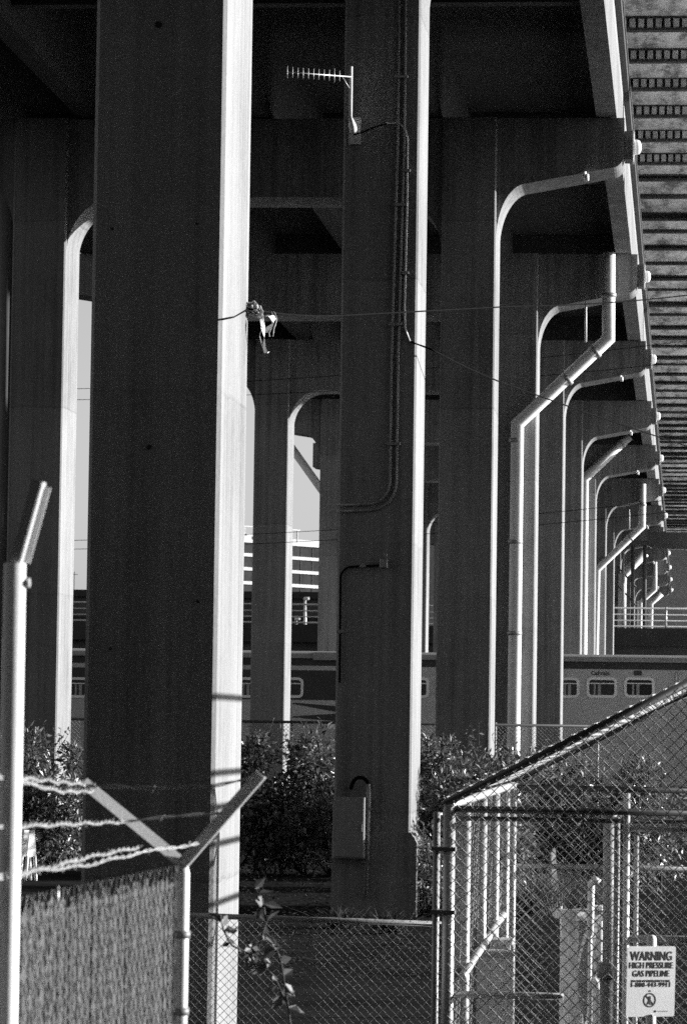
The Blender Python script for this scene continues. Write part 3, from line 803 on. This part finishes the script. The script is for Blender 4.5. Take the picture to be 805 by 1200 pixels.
b.tube([q[2], Vector((q[2].x, 22, GZ))], .013, 8)
one('standpipe', b, 'white', 'short bright white standpipe with hooked top by the vent stack', 'pipe')
# rough concrete pier
def rough_block(b, x0, x1, y0, y1, z0, z1, j, n=6):
    ring = []
    for k in range(n+1):
        z = z0+(z1-z0)*k/n
        m = 3
        pts = [(x0+(x1-x0)*i/m, y0) for i in range(m)]+[(x1, y0+(y1-y0)*i/m) for i in range(m)]+[(x1-(x1-x0)*i/m, y1) for i in range(m)]+[(x0, y1-(y1-y0)*i/m) for i in range(m)]
        ring.append([(x+R.uniform(-j, j), y+R.uniform(-j, j), z+(R.uniform(-j, j) if k else 0)) for x, y in pts])
    L_ = len(ring[0]); vs = [p for r in ring for p in r]
    fs = [(k*L_+i, k*L_+(i+1) % L_, (k+1)*L_+(i+1) % L_, (k+1)*L_+i) for k in range(n) for i in range(L_)]
    fs.append(tuple(n*L_+i for i in range(L_)))
    b.add(vs, fs)
p0, p1 = P(668, 1068, 23), P(695, 1190, 23)
b = MB(); rough_block(b, p0.x+.02, p1.x, 23, 23.3, GZ, p0.z-.06, .012); rough_block(b, p0.x-.02, p1.x+.02, 22.96, 23.34, p0.z-.06, p0.z, .01, 2); b.turn((p0.x, 23.1, 0), 26)
one('concrete_pier', b, 'rubble', 'rough broken concrete pier behind the white standpipe', 'pier')
b = MB(); p0, p1 = P(696, 1062, 24), P(706, 1130, 24); b.bevelbox((p0.x, 24, GZ), (p1.x, 24.2, p0.z), .01); 
one('valve_box', b, 'white', 'white box half hidden between the concrete pier and vent stack', 'box')
b = MB(); p = P(657, 1062, 24); b.tube([p, P(657.5, 1100, 24), Vector((p.x, 24, GZ))], .008, 6); b.tube([P(657, 1072, 24), P(665, 1082, 24)], .006, 5)
one('marker_stake', b, 'white', 'thin white stake standing left of the concrete pier', 'stake')
b = MB(); p = P(700, 1165, 22); b.tube([Vector((p.x, 22, GZ)), p, p+Vector((-.01, 0, .07)), p+Vector((-.025, 0, .1))], [.03, .03, .022, .008], 10)
one('pipe_stub', b, 'white', 'short white pipe stub at the foot of the vent stack', 'pipe')

# gas pipeline sign on its marker post
YS_ = YC-.16
sa, se = P(735.5, 1107, YS_), P(791.5, 1190.5, YS_)
ps = thing('pipeline_sign', ((sa.x+se.x)/2, YS_+.05, GZ), 'white gas pipeline warning sign on a short white marker post', 'sign')
cx_ = (sa.x+se.x)/2
b = MB(); zt_ = P(763, 1096, YS_).z
b.tube([(cx_-.005, YS_+.045, GZ), (cx_-.005, YS_+.045, zt_-.025), (cx_-.005, YS_+.045, zt_-.008), (cx_-.005, YS_+.045, zt_)], [.028, .028, .023, .01], 16); b.build('post', 'white', ps)
tl = Vector((sa.x, YS_, sa.z)); tr = Vector((P(791.5, 1109, YS_).x, YS_, P(791.5, 1109, YS_).z))
Us = (tr-tl); W_ = Us.length; Us.normalize(); Vs = Vector((-Us.z, 0, Us.x)); H_ = W_*82/56
ctr = tl+Us*W_/2-Vs*H_/2
W_ /= math.cos(rad(30)); Us = (Us*math.cos(rad(30))+Vector((0, math.sin(rad(30)), 0))).normalized(); Ns_ = Us.cross(Vs)
ctr = ctr-Vector((0, .07, 0))
b = MB(); o_ = rrect(-W_/2, W_/2, -H_/2, H_/2, .012, 3); n = len(o_)
b.add([ctr+Us*x+Vs*z for x, z in o_]+[ctr+Us*x+Vs*z-Ns_*.003 for x, z in o_], [tuple(range(n-1, -1, -1)), tuple(range(n, 2*n))]+[(i, (i+1) % n, n+(i+1) % n, n+i) for i in range(n)])
pan = b.build('panel', 'sign', ps)
b = MB()
def sg(u, v): return ctr+Us*(u*W_)+Vs*(v*H_)+Ns_*.0012
put_text(b, 'WARNING', .072, sg(0, .355), Us, Vs, .0004, W_*.86)
put_text(b, 'HIGH PRESSURE', .050, sg(0, .225), Us, Vs, 0, W_*.90)
put_text(b, 'GAS PIPELINE', .050, sg(0, .108), Us, Vs, 0, W_*.76)
put_text(b, 'IN CASE OF EMERGENCY CALL', .018, sg(0, .005), Us, Vs, 0, W_*.80)
put_text(b, '1-800-443-9911', .036, sg(0, -.05), Us, Vs, 0, W_*.80)
put_text(b, 'PIPELINE CO', .010, sg(.2, -.425), Us, Vs, .0, W_*.24) if False else None
cs = sg(-.02, -.265); r0, r1 = .040, .033; n = 28
ring = [cs+(Us*math.cos(2*math.pi*i/n)+Vs*math.sin(2*math.pi*i/n))*r for r in (r0, r1) for i in range(n)]
b.add(ring, [(i, (i+1) % n, n+(i+1) % n, n+i) for i in range(n)])
d1 = (Us-Vs).normalized(); d2 = (Us+Vs).normalized()
b.add([cs-d1*.034-d2*.004, cs+d1*.034-d2*.004, cs+d1*.034+d2*.004, cs-d1*.034+d2*.004], [(0, 1, 2, 3)])
b.add([cs+Us*x+Vs*z+Ns_*.0006 for x, z in ((-.004, .022), (.006, .022), (.008, -.004), (.014, -.026), (.006, -.027), (.001, -.008), (-.010, -.026), (-.016, -.024), (-.006, .0))], [tuple(range(9))])
b.add([cs+Us*x+Vs*z for x, z in ((-.008, .046), (.008, .046), (0, .058))], [(0, 1, 2)])
q = sg(.10, -.425); b.add([q+Us*x+Vs*z for x, z in ((-.006, -.006), (.006, -.006), (.006, .006), (-.006, .006))], [(0, 1, 2, 3)])
for i in range(9):
    q = sg(.16+i*.024, -.425); b.add([q+Us*x+Vs*z for x, z in ((-.002, -.002), (.002, -.002), (.002, .0025), (-.002, .0025))], [(0, 1, 2, 3)])
b.build('lettering', 'black', pan)
b = MB(); 
for v in (-.485, ): q = sg(.02, v); b.tube([q-Vector((0, .008, 0)), q+Vector((0, .004, 0))], .008, 10)
b.build('bolt', 'white', ps)

# ------------------------------------------------------------------ foreground barbed fence
YL, YK2 = 8.5, 11.0
cp = P(214, 1012, YK2)
nf = thing('slatted_fence', (cp.x, YK2, GZ), 'blurred foreground fence woven with reed slats, topped by barbed wire', 'fence')
b = MB(); b.tube([(cp.x, YK2, GZ), (cp.x, YK2, cp.z-.03), (cp.x, YK2, cp.z)], [.024, .024, .018], 14); b.build('post', 'galv', nf)
for (px, py) in ((98, 917), (306, 907)):
    e = P(px, py, YK2-.02); d = e-cp; b = MB()
    w = Vector((-d.z, 0, d.x)).normalized()
    if px < 200:
        n_ = (Vector((0, -.8, 0))-w*.6).normalized(); w2 = d.cross(n_).normalized()
        b.obox((cp+e)/2, d/2, w2*.02, n_*.003); b.obox((cp+e)/2+w2*.018+n_*-.016, d/2, w2*.003, n_*.013)
    else:
        b.obox((cp+e)/2+Vector((0, -.02, 0)), d/2, w*.017, (0, .004, 0)); b.obox((cp+e)/2-w*.016+Vector((0, .0, 0)), d/2, w*.003, (0, .02, 0))
    b.build('barbed_wire_arm', 'galv', nf)
b = MB(); q = P(214, 1095, YK2); b.tube([(cp.x, YK2, q.z-.012), (cp.x, YK2, q.z+.012)], .029, 12); b.build('band', 'dark_pipe', nf); b = MB(); q = P(214, 1185, YK2); b.tube([(cp.x, YK2, q.z-.012), (cp.x, YK2, q.z+.012)], .029, 12); b.build('band', 'dark_pipe', nf)
# slats along the fence line towards the camera
nl = P(8, 1068, 8.7); fr = P(205, 1024, YK2)
xn, xf = nl.x, fr.x; yn, yf = nl.y-.5, fr.y-.04
xn = nl.x-(fr.x-nl.x)/(fr.y-nl.y)*.5
U2 = Vector((xf-xn, yf-yn, 0)); L2 = U2.length; U2.normalize(); N2 = Vector((U2.y, -U2.x, 0))
b = MB(); u = 0; zt2 = fr.z
while u < L2:
    w = R.uniform(.014, .026); z1 = zt2+R.uniform(-.03, .01); c = Vector((xn, yn, 0))+U2*(u+w/2)+N2*R.uniform(-.003, .003)
    b.obox(Vector((c.x, c.y, (GZ+z1)/2)), U2*(w/2*.9), N2*.003, (0, 0, (z1-GZ)/2)); u += w+R.uniform(.0, .005)
b.build('slats', 'slat', nf)
b = MB(); chainlink(b, (xn+N2.x*.014, yn+N2.y*.014, GZ), U2, (0, 0, 1), [(0, 1.0), (L2, 1.0), (L2, zt2-GZ+.03), (0, zt2-GZ+.03)], .072, .0021); b.build('mesh', 'dark_pipe', nf)
b = MB(); q = P(68, 1063, 9.3); b.tube([q, q+Vector((0, 0, .055))], .004, 6); q = P(68, 1038, 9.3); b.build('tie_wire', 'wire', nf)
def barbed(b, pts, r=.0026):
    L_ = []
    for i in range(len(pts)-1):
        n = max(2, int((pts[i+1]-pts[i]).length/.03))
        L_ += [pts[i].lerp(pts[i+1], k/n) for k in range(n)]
    L_.append(pts[-1])
    for ph in (0, math.pi):
        b.tube([p+Vector((.0035*math.cos(ph+k*.9), 0, .0035*math.sin(ph+k*.9)+.003*math.sin(k*.35))) for k, p in enumerate(L_)], r, 5)
    for k in range(3, len(L_), 6):
        for j in range(2):
            d = Vector((R.uniform(-1, 1), R.uniform(-1, 1), R.uniform(-1, 1))).normalized()*.014
            b.tube([L_[k]-d, L_[k]+d], .0015, 4)
wires = [[(-40, 905, 8.4), (24, 911, 8.8), (100, 919, 10.98), (180, 925, 11.0), (250, 921, 11.0), (304, 908, 10.98)],
         [(-40, 906, 8.2), (24, 915, 8.6), (70, 927, 9.6), (108, 927, 10.9)],
         [(-40, 972, 8.2), (24, 968, 8.6), (142, 963, 10.9), (250, 954, 11.0), (270, 951, 10.97)],
         [(-40, 1038, 8.2), (24, 1025, 8.6), (100, 1005, 9.8), (165, 992, 10.95)],
         [(-40, 1034, 8.2), (24, 1022, 8.6), (100, 1014, 9.6), (160, 1000, 10.4), (232, 988, 10.95)]]
for w in wires:
    b = MB(); barbed(b, [P(*q) for q in w]); b.build('barbed_wire', 'wire_old', nf)
a = P(13, 1000, YL)
lp_ = thing('fence_post', (a.x, YL, GZ), 'tall blurred white pipe post with a bent top arm at the left edge', 'fence post')
tp = P(18, 660, YL)
b = MB(); b.tube([(a.x, YL, GZ), tp], .0275, 16); b.build('post', 'white', lp_)
e = P(45, 563, YL); d = e-tp; w = Vector((d.z, 0, -d.x)).normalized(); b = MB()
b.obox((tp+e)/2-Vector((0, .01, 0)), d/2, w*.012, (0, .003, 0)); b.obox((tp+e)/2+w*.012+Vector((0, .012, 0)), d/2, w*.003, (0, .022, 0)); b.obox((tp+e)/2+w*.022+Vector((0, .03, 0)), d*.46, w*.008, (0, .003, 0))
b.build('arm', 'galv', lp_)
b = MB(); q = P(27, 683, YL); b.tube([q, q+Vector((.018, 0, 0))], .012, 8); b.build('bolt', 'galv_dull', lp_)

# ------------------------------------------------------------------ plants
def shrub(px0, px1, ytop, ybot, Y, depth, n, label, lsz=(.07, .17), mat='leaf', lobes=9):
    n = int(n*1.35)
    x0, x1 = P(px0, 900, Y).x, P(px1, 900, Y).x
    zt = P((px0+px1)/2, ytop, Y).z; z0 = GZ
    t = thing('shrub', ((x0+x1)/2, Y, GZ), label, 'shrub', 'shrubs under the viaduct')
    b = MB(); st = MB()
    cl = []
    for i in range(lobes*3):
        f = R.random()
        c = Vector((x0+(x1-x0)*R.random(), Y+R.uniform(-depth, depth), z0+(zt-z0)*(.25+.68*R.random())))
        cl.append((c, R.uniform(.28, .55)))
    for i in range(5):
        bx = Vector((x0+(x1-x0)*(i+.5)/5, Y, GZ))
        for c, r in cl[i::5]:
            st.tube([bx, bx.lerp(c, .5)+Vector((R.uniform(-.1, .1), 0, R.uniform(0, .2))), c], [.025, .015, .006], 5)
    for i in range(n):
        c, r = R.choice(cl) if R.random() < .7 else (Vector((x0+(x1-x0)*R.random(), Y+R.uniform(-depth, depth), GZ+(zt-GZ)*R.uniform(.05, .6))), .3)
        d = Vector((R.gauss(0, 1), R.gauss(0, 1), R.gauss(0, 1))).normalized()
        p = c+d*r*(R.random()**.4)
        if p.z < GZ+.05: continue
        l = R.uniform(*lsz)
        b.leaf(p, (d+Vector((R.uniform(-1, 1), R.uniform(-1, 1), R.uniform(-.8, .8)))), Vector((R.uniform(-1, 1), R.uniform(-1, 1), R.uniform(0, 1.4))), l, l*R.uniform(.4, .6))
    for i in range(int((x1-x0)*14)):
        p = Vector((x0+(x1-x0)*R.random(), Y+R.uniform(-depth, depth), zt-R.uniform(.1, .5)))
        q = p+Vector((R.uniform(-.25, .25), R.uniform(-.1, .1), R.uniform(.15, .55)))
        st.tube([p, q], [.006, .003], 4)
        for k in range(7):
            w = p.lerp(q, k/6.0); l = R.uniform(*lsz)*.8
            b.leaf(w, Vector((R.uniform(-1, 1), R.uniform(-1, 1), R.uniform(-.2, 1))), Vector((R.uniform(-1, 1), R.uniform(-1, 1), 1)), l, l*.45)
    st.build('stem', 'stem', t); b.build('foliage', mat, t)
shrub(-15, 100, 868, 1010, 63, .8, 5200, 'leafy dark shrub at far left behind the nearest column', lobes=8)
shrub(262, 402, 866, 1010, 62, .9, 7000, 'broad glossy shrub between the nearest and second columns', lobes=10)
shrub(484, 575, 872, 1010, 61, .8, 4800, 'dark glossy shrub immediately right of the second column', lobes=8)
shrub(565, 660, 884, 1010, 63, .8, 4200, 'low dark shrub behind the cage corner roof', lobes=8)
shrub(494, 522, 968, 1040, 49.4, .25, 1300, 'small leafy shrub hugging the right foot of the second column', lsz=(.05, .1), lobes=3)
shrub(512, 600, 915, 1040, 51.3, .8, 8000, 'low dense shrub beside the foot of the second column', lobes=8)
shrub(640, 790, 896, 1010, 58, .8, 5200, 'dim shrub seen through the cage mesh at right', lobes=9)

def tuft(px, py, Y, h, spread, n, label, mat='dry', wid=.010, name='grass_tuft'):
    p0 = Vector((P(px, py, Y).x, Y, GZ)); zz = h
    b = MB()
    for i in range(n):
        a = p0+Vector((R.gauss(0, spread*.3), R.gauss(0, spread*.3), 0)); lean = Vector((R.gauss(0, spread), R.gauss(0, spread), zz*R.uniform(.6, 1)))
        m = a+lean*.55+Vector((0, 0, zz*.08)); e = a+lean; u = Vector((R.uniform(-1, 1), R.uniform(-1, 1), 0)).normalized()*wid/2
        b.add([a-u, a+u, m+u, m-u, e], [(0, 1, 2, 3), (3, 2, 4)])
    return one(name, b, mat, label, 'grass', 'grass tufts')
tuft(632, 1040, 50, .75, .5, 420, 'pale low weeds around the broken plank in the cage view', 'grass')
tuft(690, 1040, 52, .6, .45, 260, 'dim weeds right of the broken plank', 'grass')
tuft(455, 1060, 45, .35, .25, 120, 'sparse dark weeds at the foot of the second column', 'ivy', .02)
tuft(400, 1068, 46, .3, .3, 120, 'sparse dark weeds left of the grey upright conduit', 'ivy', .02)
q0, q1 = P(645, 993, 50.5), P(653, 1032, 50.5)
b = MB(); b.prism([(q0.x+.03, GZ), (q1.x+.03, GZ), (q1.x-.02, q0.z-.05), (q0.x+.06, q0.z), (q0.x+.01, q0.z-.07)], 50.5, 50.56); b.turn((q0.x, 50.5, 0), 30)
one('wooden_stake', b, 'rubble', 'pale broken plank standing in the low weeds', 'stake')

b = MB()
for i in range(9000):
    Y = R.uniform(37, 60); px = R.uniform(215, 690); p = P(px, 1000, Y); p.z = GZ+abs(R.gauss(0, .09))
    l = R.uniform(.04, .09); b.leaf(p, Vector((R.uniform(-1, 1), R.uniform(-1, 1), R.uniform(-.1, .15))), Vector((R.uniform(-.2, .2), R.uniform(-.2, .2), 1)), l, l*.6)
o = b.build('ground_cover', 'ivy'); o['kind'] = 'stuff'; o['label'] = 'dark low ivy covering the ground under the viaduct'; o['category'] = 'ground cover'
# blurred vine in the foreground
vx = P(300, 1100, 14)
vn = thing('vine', (P(345, 1200, 14).x, 14, GZ), 'pale-leaved vine stem, out of focus beside the nearest column', 'vine')
b = MB(); st = MB()
stems = [[(352, 1290), (338, 1180), (322, 1145), (300, 1122), (290, 1100)], [(300, 1122), (312, 1080), (308, 1055), (298, 1040)], [(338, 1180), (330, 1130), (318, 1095)], [(300, 1122), (272, 1108), (262, 1090), (258, 1072)]]
for s_ in stems:
    pts = [P(x, y, 14+R.uniform(-.05, .05)) for x, y in s_]; st.tube(pts, .004, 5)
    for i in range(len(pts)-1):
        for k in range(5):
            p = pts[i].lerp(pts[i+1], R.random())
            if p.z < P(300, 1195, 14).z: continue
            l = R.uniform(.035, .085); b.leaf(p, Vector((R.uniform(-1, 1), R.uniform(-1, 1), R.uniform(-.8, .6))), Vector((R.uniform(.2, 1), R.uniform(-1, .2), R.uniform(0, 1))), l, l*.6)
st.build('stem', 'stem', vn); b.build('foliage', 'leaf_pale', vn)

# small white A-frame
YA = 58.0
def pa(x, y): return P(x, y, YA)
af = thing('sandwich_board', (pa(35, 1022).x, YA, GZ), 'small white folding A-frame board standing among the left shrub', 'sandwich board')
for dy, nm in ((-.05, 'panel'), (.12, 'panel')):
    b = MB()
    for poly in ([(33, 973), (40, 973), (42.5, 1004), (29.5, 1004)],):
        n = len(poly); pts = [pa(x, y) for x, y in poly]
        b.add([p+Vector((0, dy, 0)) for p in pts]+[p+Vector((0, dy+.02, 0)) for p in pts], [(0, 3, 2, 1), (4, 5, 6, 7)]+[(i, (i+1) % 4, 4+(i+1) % 4, 4+i) for i in range(4)])
    for xa_, xb_ in ((30.5, 28.2), (40.5, 42)):
        a, e = pa(xa_, 1003), pa(xb_, 1022); e.z = max(e.z-.1, GZ)
        b.tube([a+Vector((0, dy+.01, 0)), e+Vector((0, dy+.01, 0)), Vector((e.x, e.y+dy+.01, GZ))], .03, 6)
    q = pa(35, 1000); rot = Matrix.Rotation(rad(42), 3, 'Z')
    b.v = [tuple(q+rot@(Vector(v)-q)) for v in b.v]
    b.build(nm, 'white', af)

b = MB(); p = P(3, 600, Y3+.4); b.tube([(xl0-.21, Y3+.5, GZ), (xl0-.21, Y3+.5, zCant0-.05)], .21, 14)
for z in (-1, 2, 5, 8): b.box((xl0-.35, Y3+.46, z), (xl0-.0, Y3+.54, z+.06))
one('drain_pipe', b, 'dark_pipe', 'dark drain pipe strapped to the outer edge of the leftmost column', 'pipe')
rf = thing('shadow_caster_fence', (.5, 30, GZ), 'unseen tall pipe-rail fence added to cast shadow bands on the bright edge of the front column', 'fence')  # out of view, added only for its rail shadows on the front column
for yy in (26.5, 29.7, 33):
    b = MB(); b.tube([(.53, yy, GZ), (.53, yy, 1.1)], .035, 10); b.build('post', 'galv', rf)
for z in (.95, .37, .11, -.17, -.62):
    b = MB(); b.tube([(.47, 26.3, z), (.47, 33.2, z)], .026, 8); b.build('rail', 'galv', rf)
bh = thing('sky_blocker_building', (0, -35, GZ), 'long dark building added unseen behind the viewer to block sky light', 'building')  # unseen L-shaped block, added to cut sky fill on the shaded column faces
b = MB(); b.box((-140, -60, GZ), (70, -35, 42)); b.build('wall', 'dark_wall', bh)
b = MB(); b.box((-141, -60.5, 42.002), (71, -34.5, 42.8)); b.build('parapet', 'deck', bh)
b = MB(); b.box((45, -34.9, GZ), (70, 12, 26)); b.build('wing', 'dark_wall', bh)
b = MB(); b.box((44.5, -34.4, 26.002), (70.5, 12.5, 26.8)); b.build('parapet', 'deck', bh)
# ------------------------------------------------------------------ light, sky, camera
EL, AZ = 10.0, 17.0      # sun elevation; angle behind the plane of the bents (right and away from the camera)
sd = Vector((math.cos(rad(EL))*math.cos(rad(AZ)), math.cos(rad(EL))*math.sin(rad(AZ)), math.sin(rad(EL))))
sl = bpy.data.lights.new('sun', 'SUN'); sl.energy = 5.0; sl.angle = rad(.5); sl.color = (1, 1, 1)
so = bpy.data.objects.new('sun', sl); C.objects.link(so); so.rotation_euler = sd.to_track_quat('Z', 'Y').to_euler(); so.location = (60, 40, 40)
w = bpy.data.worlds.new('World'); bpy.context.scene.world = w; w.use_nodes = True
N, L = w.node_tree.nodes, w.node_tree.links
sk = N.new('ShaderNodeTexSky'); sk.sky_type = 'NISHITA'; sk.sun_disc = False
sk.sun_elevation = rad(EL); sk.sun_rotation = math.atan2(sd.x, sd.y); sk.air_density = 1; sk.dust_density = 1
bw = N.new('ShaderNodeRGBToBW'); L.new(sk.outputs[0], bw.inputs[0]); L.new(bw.outputs[0], N['Background'].inputs['Color'])
N['Background'].inputs['Strength'].default_value = .085

cd = bpy.data.cameras.new('camera'); co = bpy.data.objects.new('camera', cd); C.objects.link(co)
r_ = Vector((xv.x, yv.x, zv.x)); u_ = Vector((xv.y, yv.y, zv.y)); f_ = Vector((xv.z, yv.z, zv.z))
co.matrix_world = Matrix(((r_.x, u_.x, -f_.x, 0), (r_.y, u_.y, -f_.y, 0), (r_.z, u_.z, -f_.z, 0), (0, 0, 0, 1)))
cd.sensor_fit = 'VERTICAL'; cd.sensor_height = 36; cd.sensor_width = 24; cd.lens = F/1200*36
cd.clip_start = .5; cd.clip_end = 6000
cd.dof.use_dof = True; cd.dof.focus_distance = 40; cd.dof.aperture_fstop = 11.0
sc = bpy.context.scene; sc.camera = co
sc.view_settings.view_transform = 'Standard'; sc.view_settings.look = 'None'; sc.view_settings.gamma = 1; sc.view_settings.use_curve_mapping = False
sc.view_settings.exposure = 1.1
sc.cycles.use_denoising = False
sc.cycles.max_bounces = 5
sc.cycles.use_adaptive_sampling = True; sc.cycles.adaptive_threshold = .03; sc.cycles.sample_clamp_indirect = 1.0; sc.cycles.adaptive_min_samples = 56
sc.cycles.filter_width = 1.5
